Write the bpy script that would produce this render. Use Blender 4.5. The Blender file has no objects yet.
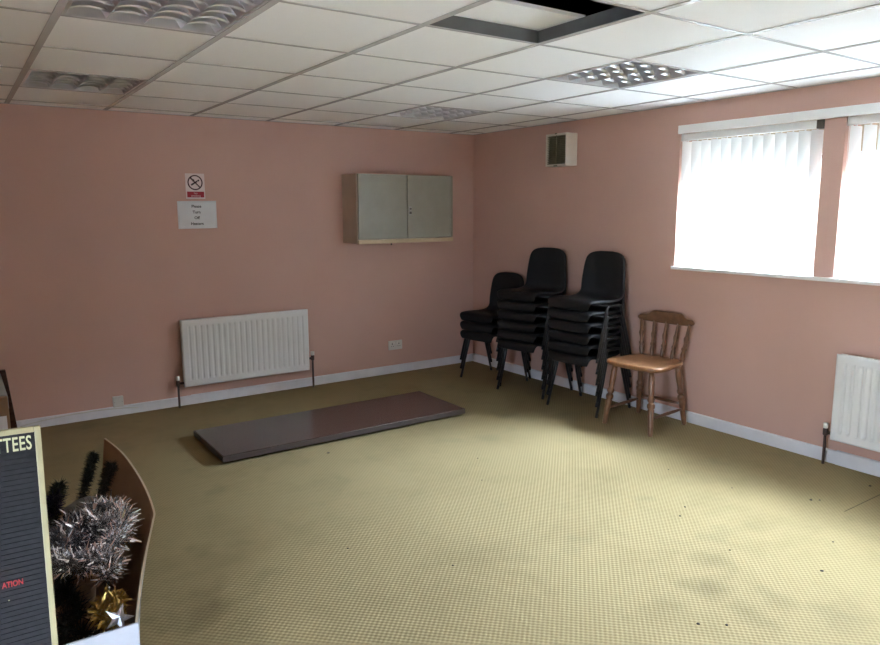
import bpy, math, random
from mathutils import Vector, Matrix
random.seed(7)
S = bpy.context.scene
COL = S.collection
PI = math.pi
H = 2.222                 # ceiling height
XL, YB = -4.76, -6.05     # far sides of the room behind the photographer

# ------------------------------------------------------------------ materials
def new_mat(name):
    m = bpy.data.materials.new(name); m.use_nodes = True
    nt = m.node_tree
    return m, nt, nt.nodes['Principled BSDF']

def mat(name, col, rough=.5, metal=0., noise=0., nscale=20., bump=0., bscale=200., spec=.5, coat=0.):
    m, nt, b = new_mat(name)
    b.inputs['Base Color'].default_value = (*col, 1)
    b.inputs['Roughness'].default_value = rough
    b.inputs['Metallic'].default_value = metal
    b.inputs['Specular IOR Level'].default_value = spec
    b.inputs['Coat Weight'].default_value = coat
    tc = nt.nodes.new('ShaderNodeTexCoord')
    if noise:
        n = nt.nodes.new('ShaderNodeTexNoise'); n.inputs['Scale'].default_value = nscale
        n.inputs['Detail'].default_value = 4
        nt.links.new(tc.outputs['Object'], n.inputs['Vector'])
        r = nt.nodes.new('ShaderNodeValToRGB')
        r.color_ramp.elements[0].position = .3; r.color_ramp.elements[1].position = .7
        r.color_ramp.elements[0].color = (*[c*(1-noise) for c in col], 1)
        r.color_ramp.elements[1].color = (*[min(1, c*(1+noise)) for c in col], 1)
        nt.links.new(n.outputs['Fac'], r.inputs['Fac'])
        nt.links.new(r.outputs['Color'], b.inputs['Base Color'])
    if bump:
        n2 = nt.nodes.new('ShaderNodeTexNoise'); n2.inputs['Scale'].default_value = bscale
        nt.links.new(tc.outputs['Object'], n2.inputs['Vector'])
        bp = nt.nodes.new('ShaderNodeBump'); bp.inputs['Strength'].default_value = bump
        bp.inputs['Distance'].default_value = .002
        nt.links.new(n2.outputs['Fac'], bp.inputs['Height'])
        nt.links.new(bp.outputs['Normal'], b.inputs['Normal'])
    return m

def carpet_mat():
    m, nt, b = new_mat('khaki_loop_carpet')
    L = nt.links
    tc = nt.nodes.new('ShaderNodeTexCoord')
    def math_(op, a, c=None):
        n = nt.nodes.new('ShaderNodeMath'); n.operation = op
        for i, v in enumerate((a, c)):
            if v is None: continue
            if isinstance(v, (int, float)): n.inputs[i].default_value = v
            else: L.new(v, n.inputs[i])
        return n.outputs[0]
    sep = nt.nodes.new('ShaderNodeSeparateXYZ'); L.new(tc.outputs['Object'], sep.inputs[0])
    k = 2*PI/.0245
    sx = math_('SINE', math_('MULTIPLY', sep.outputs['X'], k))
    sy = math_('SINE', math_('MULTIPLY', sep.outputs['Y'], k))
    loops = math_('MULTIPLY', sx, sy)                       # checker of raised loops
    loops = math_('ADD', math_('MULTIPLY', loops, .5), .5)
    n = nt.nodes.new('ShaderNodeTexNoise'); n.inputs['Scale'].default_value = 2.2; n.inputs['Detail'].default_value = 7
    n.inputs['Roughness'].default_value = .68
    L.new(tc.outputs['Object'], n.inputs['Vector'])
    r = nt.nodes.new('ShaderNodeValToRGB')
    e = r.color_ramp.elements
    e[0].position = .3; e[0].color = (.235, .184, .095, 1)
    e[1].position = .52; e[1].color = (.275, .217, .113, 1)
    L.new(n.outputs['Fac'], r.inputs['Fac'])
    # worn dirty patches towards the near right
    n3 = nt.nodes.new('ShaderNodeTexNoise'); n3.inputs['Scale'].default_value = 3.3; n3.inputs['Detail'].default_value = 3
    L.new(tc.outputs['Object'], n3.inputs['Vector'])
    r3 = nt.nodes.new('ShaderNodeValToRGB')
    r3.color_ramp.elements[0].position = .6; r3.color_ramp.elements[1].position = .78
    r3.color_ramp.elements[1].color = (.6, .6, .6, 1)
    L.new(n3.outputs['Fac'], r3.inputs['Fac'])
    mx = nt.nodes.new('ShaderNodeMixRGB'); mx.blend_type = 'MIX'
    L.new(r3.outputs['Color'], mx.inputs['Fac']); L.new(r.outputs['Color'], mx.inputs['Color1'])
    mx.inputs['Color2'].default_value = (.19, .155, .085, 1)
    # old stains with ragged outlines, and one seam near the window wall
    nz = nt.nodes.new('ShaderNodeTexNoise'); nz.inputs['Scale'].default_value = 7; nz.inputs['Detail'].default_value = 5
    L.new(tc.outputs['Object'], nz.inputs['Vector'])
    tot = None
    for sx_, sy_, sr, am in ((-1.85, -4.02, .17, .75), (-1.66, -3.90, .15, .6), (-1.88, -4.23, .12, .6), (-1.74, -4.28, .10, .7), (-2.09, -4.02, .10, .4), (-3.62, -3.02, .22, .9), (-3.46, -2.70, .30, .5), (-3.3, -2.55, .16, .4), (-2.62, -2.15, .18, .25)):
        dn = nt.nodes.new('ShaderNodeVectorMath'); dn.operation = 'DISTANCE'; dn.inputs[1].default_value = (sx_, sy_, 0)
        L.new(tc.outputs['Object'], dn.inputs[0])
        f1 = math_('SUBTRACT', 1.0, math_('DIVIDE', dn.outputs['Value'], sr))
        f1 = math_('ADD', f1, math_('MULTIPLY', math_('SUBTRACT', nz.outputs['Fac'], .55), 2.6))
        cl = nt.nodes.new('ShaderNodeClamp'); L.new(f1, cl.inputs[0])
        near = math_('LESS_THAN', dn.outputs['Value'], sr*1.9)
        f1 = math_('MULTIPLY', math_('MULTIPLY', cl.outputs[0], near), am)
        f1 = math_('MULTIPLY', f1, .55); tot = f1 if tot is None else math_('MAXIMUM', tot, f1)
    seam = math_('MULTIPLY', math_('LESS_THAN', math_('ABSOLUTE', math_('ADD', sep.outputs['Y'], 3.986)), .003), math_('GREATER_THAN', sep.outputs['X'], -.66))
    tot = math_('MAXIMUM', tot, math_('MULTIPLY', seam, .9))
    ms = nt.nodes.new('ShaderNodeMixRGB'); L.new(tot, ms.inputs['Fac']); L.new(mx.outputs['Color'], ms.inputs['Color1'])
    ms.inputs['Color2'].default_value = (.10, .078, .042, 1)
    mx = ms
    mm = nt.nodes.new('ShaderNodeMixRGB'); mm.blend_type = 'MULTIPLY'; mm.inputs['Fac'].default_value = 1
    rr = nt.nodes.new('ShaderNodeValToRGB')
    rr.color_ramp.elements[0].color = (.80, .785, .75, 1); rr.color_ramp.elements[0].position = .15
    rr.color_ramp.elements[1].color = (1, 1, 1, 1); rr.color_ramp.elements[1].position = .62
    L.new(loops, rr.inputs['Fac'])
    L.new(mx.outputs['Color'], mm.inputs['Color1']); L.new(rr.outputs['Color'], mm.inputs['Color2'])
    L.new(mm.outputs['Color'], b.inputs['Base Color'])
    b.inputs['Roughness'].default_value = .95; b.inputs['Specular IOR Level'].default_value = .1
    bp = nt.nodes.new('ShaderNodeBump'); bp.inputs['Strength'].default_value = .55; bp.inputs['Distance'].default_value = .003
    L.new(loops, bp.inputs['Height']); L.new(bp.outputs['Normal'], b.inputs['Normal'])
    return m

def wall_mat():
    m, nt, b = new_mat('pink_textured_wallpaper'); L = nt.links
    tc = nt.nodes.new('ShaderNodeTexCoord')
    n = nt.nodes.new('ShaderNodeTexNoise'); n.inputs['Scale'].default_value = 1.3; n.inputs['Detail'].default_value = 5
    L.new(tc.outputs['Object'], n.inputs['Vector'])
    r = nt.nodes.new('ShaderNodeValToRGB')
    r.color_ramp.elements[0].position = .3; r.color_ramp.elements[0].color = (.55, .350, .288, 1)
    r.color_ramp.elements[1].position = .65; r.color_ramp.elements[1].color = (.59, .380, .315, 1)
    L.new(n.outputs['Fac'], r.inputs['Fac']); L.new(r.outputs['Color'], b.inputs['Base Color'])
    v = nt.nodes.new('ShaderNodeTexNoise'); v.inputs['Scale'].default_value = 95; v.inputs['Detail'].default_value = 2
    L.new(tc.outputs['Object'], v.inputs['Vector'])
    bp = nt.nodes.new('ShaderNodeBump'); bp.inputs['Strength'].default_value = .25; bp.inputs['Distance'].default_value = .003
    L.new(v.outputs['Fac'], bp.inputs['Height']); L.new(bp.outputs['Normal'], b.inputs['Normal'])
    b.inputs['Roughness'].default_value = .62; b.inputs['Specular IOR Level'].default_value = .3
    return m

def wood_mat(name, c0, c1, rough, scale=(2, 30, 30), coat=0., spec=.5):
    m, nt, b = new_mat(name); L = nt.links
    tc = nt.nodes.new('ShaderNodeTexCoord'); mp = nt.nodes.new('ShaderNodeMapping')
    mp.inputs['Scale'].default_value = scale
    L.new(tc.outputs['Object'], mp.inputs['Vector'])
    n = nt.nodes.new('ShaderNodeTexNoise'); n.inputs['Scale'].default_value = 2.5; n.inputs['Detail'].default_value = 6
    n.inputs['Distortion'].default_value = 1.2
    L.new(mp.outputs['Vector'], n.inputs['Vector'])
    r = nt.nodes.new('ShaderNodeValToRGB')
    r.color_ramp.elements[0].position = .3; r.color_ramp.elements[0].color = (*c0, 1)
    r.color_ramp.elements[1].position = .7; r.color_ramp.elements[1].color = (*c1, 1)
    L.new(n.outputs['Fac'], r.inputs['Fac']); L.new(r.outputs['Color'], b.inputs['Base Color'])
    b.inputs['Roughness'].default_value = rough; b.inputs['Coat Weight'].default_value = coat
    b.inputs['Specular IOR Level'].default_value = spec
    return m

def slat_mat():
    m = bpy.data.materials.new('white_blind_fabric'); m.use_nodes = True
    nt = m.node_tree; nt.nodes.clear(); L = nt.links
    o = nt.nodes.new('ShaderNodeOutputMaterial')
    d = nt.nodes.new('ShaderNodeBsdfDiffuse'); d.inputs['Color'].default_value = (.82, .82, .80, 1)
    t = nt.nodes.new('ShaderNodeBsdfTranslucent'); t.inputs['Color'].default_value = (.76, .81, .84, 1)
    mx = nt.nodes.new('ShaderNodeMixShader'); mx.inputs['Fac'].default_value = .26
    L.new(d.outputs[0], mx.inputs[1]); L.new(t.outputs[0], mx.inputs[2]); L.new(mx.outputs[0], o.inputs['Surface'])
    tc = nt.nodes.new('ShaderNodeTexCoord'); w = nt.nodes.new('ShaderNodeTexNoise'); w.inputs['Scale'].default_value = 300
    L.new(tc.outputs['Object'], w.inputs['Vector'])
    bp = nt.nodes.new('ShaderNodeBump'); bp.inputs['Strength'].default_value = .1; bp.inputs['Distance'].default_value = .001
    L.new(w.outputs['Fac'], bp.inputs['Height']); L.new(bp.outputs['Normal'], d.inputs['Normal'])
    return m

def glass_mat():
    m = bpy.data.materials.new('window_glass'); m.use_nodes = True
    nt = m.node_tree; nt.nodes.clear(); L = nt.links
    o = nt.nodes.new('ShaderNodeOutputMaterial')
    t = nt.nodes.new('ShaderNodeBsdfTransparent'); t.inputs['Color'].default_value = (.95, .97, .96, 1)
    g = nt.nodes.new('ShaderNodeBsdfGlossy'); g.inputs['Roughness'].default_value = .02
    lw = nt.nodes.new('ShaderNodeLayerWeight'); lw.inputs['Blend'].default_value = .5
    pw = nt.nodes.new('ShaderNodeMath'); pw.operation = 'POWER'; pw.inputs[1].default_value = 5
    f = nt.nodes.new('ShaderNodeMath'); f.operation = 'MULTIPLY_ADD'; f.inputs[1].default_value = .95; f.inputs[2].default_value = .04
    L.new(lw.outputs['Facing'], pw.inputs[0]); L.new(pw.outputs[0], f.inputs[0])
    mx = nt.nodes.new('ShaderNodeMixShader')
    L.new(f.outputs[0], mx.inputs['Fac']); L.new(t.outputs[0], mx.inputs[1]); L.new(g.outputs[0], mx.inputs[2])
    L.new(mx.outputs[0], o.inputs['Surface'])
    return m

def cardboard_mat(name, col):
    return mat(name, col, .85, noise=.08, nscale=12, bump=.15, bscale=160, spec=.2)

M = dict(
    carpet=carpet_mat(), wall=wall_mat(), slat=slat_mat(), glass=glass_mat(),
    tile=mat('white_ceiling_tile', (.90, .905, .90), .85, noise=.02, nscale=160, bump=.25, bscale=260, spec=.2),
    tee=mat('ceiling_grid_metal', (.60, .60, .60), .20, noise=.04, nscale=6, spec=.6),
    teeweb=mat('ceiling_grid_web', (.13, .135, .135), .5, metal=.3, noise=.08, nscale=14),
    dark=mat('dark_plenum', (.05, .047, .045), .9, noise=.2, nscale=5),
    plaster=mat('pale_plaster', (.62, .60, .56), .8, noise=.05, nscale=4),
    skirt=mat('white_skirting_paint', (.72, .73, .76), .45, noise=.05, nscale=8),
    white=mat('white_gloss_paint', (.80, .80, .78), .35, noise=.03, nscale=6),
    upvc=mat('white_window_plastic', (.82, .82, .82), .3, noise=.02, nscale=6),
    rail=mat('blind_rail_plastic', (.72, .72, .70), .4, noise=.03, nscale=9),
    cap=mat('grey_brown_end_cap', (.10, .085, .07), .5, noise=.1, nscale=30),
    rad=mat('white_radiator_enamel', (.74, .75, .74), .32, noise=.025, nscale=5),
    radcol=mat('yellowed_radiator_grille', (.62, .62, .58), .4, noise=.05, nscale=15),
    pipe=mat('brown_painted_pipe', (.055, .030, .024), .45, noise=.2, nscale=30),
    valve=mat('white_valve_plastic', (.70, .68, .64), .45, noise=.05, nscale=30),
    brass=mat('dull_brass', (.30, .24, .16), .4, metal=.8, noise=.15, nscale=40),
    cab=mat('grey_green_enamel', (.28, .265, .205), .42, noise=.05, nscale=7),
    cabside=mat('tan_cabinet_side', (.44, .35, .26), .5, noise=.06, nscale=7),
    cabrail=mat('cream_cabinet_rail', (.62, .48, .30), .4, noise=.06, nscale=9),
    steel=mat('dull_steel', (.35, .33, .30), .35, metal=.9, noise=.1, nscale=40),
    ivory=mat('ivory_plastic', (.66, .60, .52), .45, noise=.05, nscale=14),
    grille=mat('olive_louvre', (.19, .18, .12), .5, noise=.15, nscale=25),
    grilleback=mat('dark_olive_void', (.035, .034, .024), .8, noise=.1, nscale=25),
    socket=mat('off_white_plastic', (.60, .60, .55), .4, noise=.04, nscale=20),
    black=mat('black_ink', (.03, .027, .03), .7, noise=.1, nscale=60),
    paper=mat('white_paper', (.70, .72, .74), .8, noise=.02, nscale=15),
    sign=mat('white_sign_plastic', (.74, .64, .62), .5, noise=.03, nscale=15),
    signred=mat('sign_red', (.36, .015, .03), .5, noise=.05, nscale=20),
    ptext=mat('pale_sign_lettering', (.68, .50, .50), .6, noise=.05, nscale=20),
    ink=mat('sign_dark_maroon', (.05, .012, .018), .6, noise=.1, nscale=40),
    shell=mat('black_polypropylene', (.0075, .0075, .0095), .55, noise=.15, nscale=20, bump=.25, bscale=500, spec=.35),
    leg=mat('black_steel_tube', (.013, .012, .013), .34, noise=.2, nscale=30, spec=.6),
    foot=mat('black_rubber', (.01, .01, .01), .7, noise=.1, nscale=50),
    beech=wood_mat('brown_varnished_wood', (.125, .055, .026), (.20, .092, .043), .30, (9, 9, 9), spec=.6),
    seatwood=wood_mat('brown_seat_wood', (.20, .090, .038), (.31, .145, .062), .4, (6, 26, 8), spec=.6),
    mahog=wood_mat('mahogany_laminate', (.032, .015, .012), (.055, .027, .021), .19, (2.2, 30, 30), spec=.38),
    mahedge=wood_mat('dark_edge_band', (.035, .026, .024), (.06, .045, .04), .35, (2.2, 30, 30)),
    felt=mat('charcoal_felt', (.026, .026, .029), .95, noise=.15, nscale=60, spec=.1),
    gold=mat('pale_gold_frame', (.35, .315, .18), .42, metal=0., noise=.05, nscale=10),
    lettergold=mat('pale_yellow_letter', (.56, .55, .33), .5, noise=.04, nscale=30),
    letterred=mat('red_letter', (.42, .02, .025), .5, noise=.05, nscale=30),
    card=cardboard_mat('brown_cardboard', (.26, .17, .105)),
    cardedge=cardboard_mat('cut_cardboard_edge', (.50, .42, .32)),
    cardwhite=cardboard_mat('white_printed_cardboard', (.38, .39, .43)),
    tape=mat('brown_parcel_tape', (.22, .13, .075), .3, noise=.1, nscale=10),
    silver=mat('silver_foil', (.80, .82, .86), .16, metal=1., noise=.1, nscale=60),
    silverdark=mat('grey_foil', (.52, .54, .60), .2, metal=1., noise=.2, nscale=60),
    goldfoil=mat('gold_foil', (.42, .28, .085), .28, metal=1., noise=.2, nscale=60),
    starfoil=mat('silver_glitter', (.66, .67, .74), .32, metal=.9, noise=.2, nscale=150, bump=.5, bscale=600),
    pine=mat('dark_green_needles', (.005, .008, .006), .6, noise=.35, nscale=40),
    ribbon=mat('grey_satin', (.16, .16, .17), .4, noise=.1, nscale=15),
    purple=mat('purple_foil', (.02, .014, .06), .3, metal=.7, noise=.2, nscale=30),
    alu=mat('satin_aluminium', (.70, .71, .75), .34, metal=.8, noise=.03, nscale=12),
    aludark=mat('dull_aluminium', (.60, .60, .60), .45, metal=.5, noise=.06, nscale=12),
    tube=mat('unlit_fluorescent_tube', (.78, .79, .80), .3, noise=.02, nscale=10),
    crumb=mat('dark_crumbs', (.035, .026, .02), .9, noise=.2, nscale=80),
    ground=mat('grey_paving', (.15, .15, .14), .9, noise=.12, nscale=1.5),
    bounce_ground=mat('pale_bounce_paving', (.46, .45, .43), .9, noise=.1, nscale=1.5),
    eave=mat('brown_soffit', (.16, .12, .09), .8, noise=.1, nscale=4),
    headboard=mat('beige_head_panel', (.62, .52, .38), .8, noise=.05, nscale=6),
    outer=mat('tan_render', (.17, .13, .095), .9, noise=.08, nscale=5),
)

# ------------------------------------------------------------------ mesh helpers
class MB:
    def __init__(s): s.v = []; s.f = []; s.m = []; s.mi = 0
    def face(s, idx): s.f.append(tuple(idx)); s.m.append(s.mi)
    def quad(s, a, b, c, d):
        n = len(s.v); s.v += [tuple(a), tuple(b), tuple(c), tuple(d)]; s.face((n, n+1, n+2, n+3))
    def box(s, x0, x1, y0, y1, z0, z1, M4=None):
        if x0 > x1: x0, x1 = x1, x0
        if y0 > y1: y0, y1 = y1, y0
        if z0 > z1: z0, z1 = z1, z0
        n = len(s.v)
        P = [(x0,y0,z0),(x1,y0,z0),(x1,y1,z0),(x0,y1,z0),(x0,y0,z1),(x1,y0,z1),(x1,y1,z1),(x0,y1,z1)]
        if M4 is not None: P = [tuple(M4 @ Vector(p)) for p in P]
        s.v += P
        for q in ((0,3,2,1),(4,5,6,7),(0,1,5,4),(1,2,6,5),(2,3,7,6),(3,0,4,7)): s.face([n+i for i in q])
    def rings(s, rings, cap=True, closed=True):
        n0 = len(s.v); k = len(rings[0])
        for r in rings: s.v += [tuple(p) for p in r]
        for i in range(len(rings)-1):
            for j in range(k if closed else k-1):
                a = n0+i*k+j; b = n0+i*k+(j+1) % k
                s.face((a, b, b+k, a+k))
        if cap and closed:
            s.face([n0+j for j in reversed(range(k))]); s.face([n0+(len(rings)-1)*k+j for j in range(k)])
    def tube(s, pts, r, seg=10, cap=True):
        pts = [Vector(p) for p in pts]
        rr = r if isinstance(r, (list, tuple)) else [r]*len(pts)
        up = None; rings = []
        for i, p in enumerate(pts):
            t = (pts[min(i+1, len(pts)-1)] - pts[max(i-1, 0)]).normalized()
            if up is None:
                up = t.orthogonal().normalized()
            else:
                up = (up - t*up.dot(t)); up = up.normalized() if up.length > 1e-6 else t.orthogonal().normalized()
            w = t.cross(up)
            rings.append([p + (up*math.cos(2*PI*j/seg) + w*math.sin(2*PI*j/seg))*rr[i] for j in range(seg)])
        s.rings(rings, cap)
    def prism(s, outline, a, b, axis='y'):
        # outline of 2D points extruded between a and b along an axis
        def P(u, w, t):
            return {'y': (u, t, w), 'x': (t, u, w), 'z': (u, w, t)}[axis]
        s.rings([[P(u, w, a) for u, w in outline], [P(u, w, b) for u, w in outline]])
    def grid(s, fn, nu, nv):
        n = len(s.v)
        for i in range(nu+1):
            for j in range(nv+1): s.v.append(tuple(fn(i/nu, j/nv)))
        for i in range(nu):
            for j in range(nv):
                a = n+i*(nv+1)+j; s.face((a, a+1, a+nv+2, a+nv+1))
    def build(s, name, mats, parent=None, smooth=False, bevel=0., seg=2, solid=0., sub=0, loc=None, fix=True):
        me = bpy.data.meshes.new(name)
        me.from_pydata(s.v, [], s.f)
        mats = mats if isinstance(mats, (list, tuple)) else [mats]
        for m in mats: me.materials.append(m)
        me.polygons.foreach_set('material_index', s.m)
        if fix:
            import bmesh
            bm = bmesh.new(); bm.from_mesh(me); bmesh.ops.recalc_face_normals(bm, faces=bm.faces); bm.to_mesh(me); bm.free()
        if smooth: me.polygons.foreach_set('use_smooth', [True]*len(me.polygons))
        me.update()
        o = bpy.data.objects.new(name, me); COL.objects.link(o)
        if parent is not None: o.parent = parent
        if loc is not None: o.location = loc
        if solid:
            md = o.modifiers.new('solid', 'SOLIDIFY'); md.thickness = solid; md.offset = 0
        if sub:
            md = o.modifiers.new('sub', 'SUBSURF'); md.levels = sub; md.render_levels = sub
        if bevel:
            md = o.modifiers.new('bevel', 'BEVEL'); md.width = bevel; md.segments = seg; md.limit_method = 'ANGLE'
            md.angle_limit = math.radians(40)
        return o

def box(name, m, x0, x1, y0, y1, z0, z1, parent=None, bevel=0., **k):
    b = MB(); b.box(x0, x1, y0, y1, z0, z1); return b.build(name, m, parent, bevel=bevel, **k)
def tag(o, label, cat, group=None, kind=None):
    o['label'] = label; o['category'] = cat
    if group: o['group'] = group
    if kind: o['kind'] = kind
    return o
def struct(o): o['kind'] = 'structure'; return o
def thing(name, loc, label, cat, rz=0., group=None):
    o = bpy.data.objects.new(name, None); COL.objects.link(o)
    o.empty_display_size = .1
    o.location = loc; o.rotation_euler = (0, 0, rz)
    return tag(o, label, cat, group)
def copy_tree(o, parent=None):
    c = o.copy(); COL.objects.link(c)
    if parent is not None: c.parent = parent
    for ch in list(o.children): copy_tree(ch, c)
    return c
def text(name, s, size, m, parent, M4, align='CENTER', extrude=.0006, spacing=1., xs=1., bold=0.):
    cu = bpy.data.curves.new(name, 'FONT'); cu.body = s; cu.size = size
    cu.align_x = align; cu.extrude = extrude; cu.offset = bold; cu.space_character = spacing; cu.resolution_u = 3
    t = bpy.data.objects.new(name, cu); COL.objects.link(t)
    bpy.context.view_layer.update()
    me = bpy.data.meshes.new_from_object(t.evaluated_get(bpy.context.evaluated_depsgraph_get()))
    bpy.data.objects.remove(t); bpy.data.curves.remove(cu)
    me.transform(Matrix.Diagonal((xs, 1, 1, 1))); me.transform(M4)
    me.name = name; me.materials.clear(); me.materials.append(m)
    o = bpy.data.objects.new(name, me); COL.objects.link(o); o.parent = parent
    return o
def facing_y(x, y, z):       # text plane seen from -y
    return Matrix.Translation((x, y, z)) @ Matrix.Rotation(PI/2, 4, 'X')

# ------------------------------------------------------------------ camera (fitted to the photograph)
pan, tilt, roll = .6003061753, -.1586255002, -.0047486174
F = Vector((math.sin(pan)*math.cos(tilt), math.cos(pan)*math.cos(tilt), math.sin(tilt)))
R0 = Vector((math.cos(pan), -math.sin(pan), 0)); U0 = R0.cross(F)
R = math.cos(roll)*R0 + math.sin(roll)*U0; U = -math.sin(roll)*R0 + math.cos(roll)*U0
cam = bpy.data.cameras.new('camera'); co = bpy.data.objects.new('camera', cam); COL.objects.link(co)
cam.sensor_width = 36; cam.sensor_fit = 'HORIZONTAL'; cam.lens = 710.605/880*36; cam.clip_start = .02
mw = Matrix((( R.x, U.x, -F.x, -4.26016), (R.y, U.y, -F.y, -5.63491), (R.z, U.z, -F.z, 1.52077), (0, 0, 0, 1)))
co.matrix_world = mw
S.camera = co

# ------------------------------------------------------------------ room shell
TOPZ = 2.80
WT = .28
W1 = (-3.385, -2.385); W2 = (-5.84, -3.505); ZS, ZH = 1.105, 2.078      # window openings
struct(box('floor', M['carpet'], XL, 0, YB, 0, -.1, 0))
struct(box('wall_back', M['wall'], XL-.15, WT, 0, .15, -.1, TOPZ))
D1 = (-5.30, -4.40); DH = 2.03
b = MB(); b.box(XL-.15, XL, YB, D1[0], -.1, TOPZ); b.box(XL-.15, XL, D1[1], 0, -.1, TOPZ); b.box(XL-.15, XL, D1[0], D1[1], DH, TOPZ); b.box(XL-.15, XL, D1[0], D1[1], -.1, 0)
struct(b.build('wall_left', M['wall']))
b = MB(); fx = XL-.10
b.box(fx, fx+.05, D1[0]+.001, D1[0]+.09, .001, DH-.001); b.box(fx, fx+.05, D1[1]-.09, D1[1]-.001, .001, DH-.001)
b.box(fx, fx+.05, D1[0]+.09, D1[1]-.09, .001, .30); b.box(fx, fx+.05, D1[0]+.09, D1[1]-.09, DH-.90, DH-.001)
d_ = struct(b.build('door_1', M['upvc'], bevel=.004))
struct(box('door_pane', M['glass'], fx+.02, fx+.026, D1[0]+.09, D1[1]-.09, .30, DH-.90, d_))
h = MB(); h.box(fx+.05, fx+.062, D1[1]-.065, D1[1]-.03, .95, 1.15); h.box(fx+.062, fx+.09, D1[1]-.055, D1[1]-.04, 1.06, 1.08); h.box(fx+.08, fx+.095, D1[1]-.17, D1[1]-.04, 1.06, 1.08)
struct(h.build('door_handle', M['steel'], d_, bevel=.003))
struct(box('wall_front', M['wall'], XL-.15, WT, YB-.15, YB, -.1, TOPZ))
b = MB()
def wr(y0, y1, z0, z1):
    b.box(0, WT, y0, y1, z0, z1)
wr(YB, 0, -.1, ZS); wr(YB, 0, ZH, TOPZ)
wr(W1[1], 0, ZS, ZH); wr(W2[1], W1[0], ZS, ZH); wr(YB, W2[0], ZS, ZH)
struct(b.build('wall_right', M['wall']))
struct(box('outside_wall_face', M['outer'], WT, WT+.02, YB, 0, -.3, ZS-.02))

# skirting boards
SK = .075
b = MB(); b.prism([(0, 0), (-.016, 0), (-.016, SK-.006), (-.010, SK), (0, SK)], -2.80, 0, 'x')
b2 = MB(); b2.prism([(0, 0), (-.014, 0), (-.014, SK-.010), (-.008, SK-.004), (0, SK-.004)], XL, -2.80, 'x')
struct(b.build('baseboard_back', M['skirt'])); struct(b2.build('baseboard_back', M['skirt']))
b = MB(); b.prism([(0, 0), (-.016, 0), (-.016, SK-.002), (-.010, SK+.004), (0, SK+.004)], -3.615, -.017, 'y')
b.prism([(0, 0), (-.020, 0), (-.020, SK+.004), (-.012, SK+.01), (0, SK+.01)], YB, -3.615, 'y')
struct(b.build('baseboard_right', M['skirt']))
for y0, y1 in ((YB, D1[0]-.03), (D1[1]+.03, -.017)): struct(box('baseboard_left', M['skirt'], XL, XL+.016, y0, y1, 0, SK))

# suspended ceiling
GX, GY = .596, .604
xs = [-.292 - i*GX for i in range(8)]             # tee lines along y; xs[0] is nearest the window wall
ys = [-.195 - i*GY for i in range(11)]            # tee lines along x
XE = [0] + [x for x in xs if x > XL] + [XL]
YE = [0] + [y for y in ys if y > YB] + [YB]
def lx(i): return -.292 - (7-i)*GX
def ly(k): return -.799 - (k-1)*GY
def cell_is(x0, x1, y0, y1, i, k):
    return abs(x0-lx(i)) < .02 and abs(y0-ly(k)) < .02
LIGHTS = [(1, 4), (1, 1), (5, 4), (5, 1)]         # cells between line i and i+1, k and k+1
HOLE = (3, 5)
tiles = MB()
for a in range(len(XE)-1):
    for c in range(len(YE)-1):
        x1, x0 = XE[a], XE[a+1]; y0, y1 = YE[c], YE[c+1]      # x0 left, y0 far
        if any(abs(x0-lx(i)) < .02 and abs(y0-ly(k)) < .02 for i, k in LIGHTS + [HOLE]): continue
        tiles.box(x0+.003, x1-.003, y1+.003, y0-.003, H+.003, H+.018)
ceil = struct(tiles.build('ceiling', M['tile']))
g = MB(); gw = MB()
tees_x = [x for x in xs if x > XL]; tees_y = [y for y in ys if y > YB]
hx0, hx1, hy0, hy1 = lx(3), lx(4), ly(5), ly(6)
for i, x in enumerate(tees_x):
    w = .0145
    g.box(x-w, x+w, YB, 0, H-.0015, H+.0015); gw.box(x-.0015, x+.0015, YB, 0, H+.0015, H+.055)
for y in tees_y:
    w = .009
    xa = [XL]+sorted(tees_x)+[0]
    for q in range(len(xa)-1):
        g.box(xa[q]+.0145, xa[q+1]-.0145, y-w, y+w, H-.001, H+.0015)
        gw.box(xa[q]+.002, xa[q+1]-.002, y-.0012, y+.0012, H+.0015, H+.055)
g.box(XL, 0, -.02, 0, H-.002, H+.002); g.box(-.02, 0, YB, 0, H-.002, H+.002)
struct(g.build('ceiling_grid', M['tee'], ceil)); struct(gw.build('ceiling_grid_web', M['teeweb'], ceil))
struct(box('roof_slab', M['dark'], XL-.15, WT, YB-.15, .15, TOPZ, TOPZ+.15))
# tile pushed aside over the hole
lt = box('ceiling_tile', M['tile'], hx0-.02, hx1+.03, -3.462, -2.866, H+.057, H+.072)
tag(lt, 'loose white ceiling tile pushed aside above the open ceiling hole', 'ceiling tile')
bt = thing('ceiling_batten', (0, 0, 0), 'dark batten spanning the open ceiling hole', 'batten')
COL.objects.unlink(bt); bpy.data.objects.remove(bt)

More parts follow.
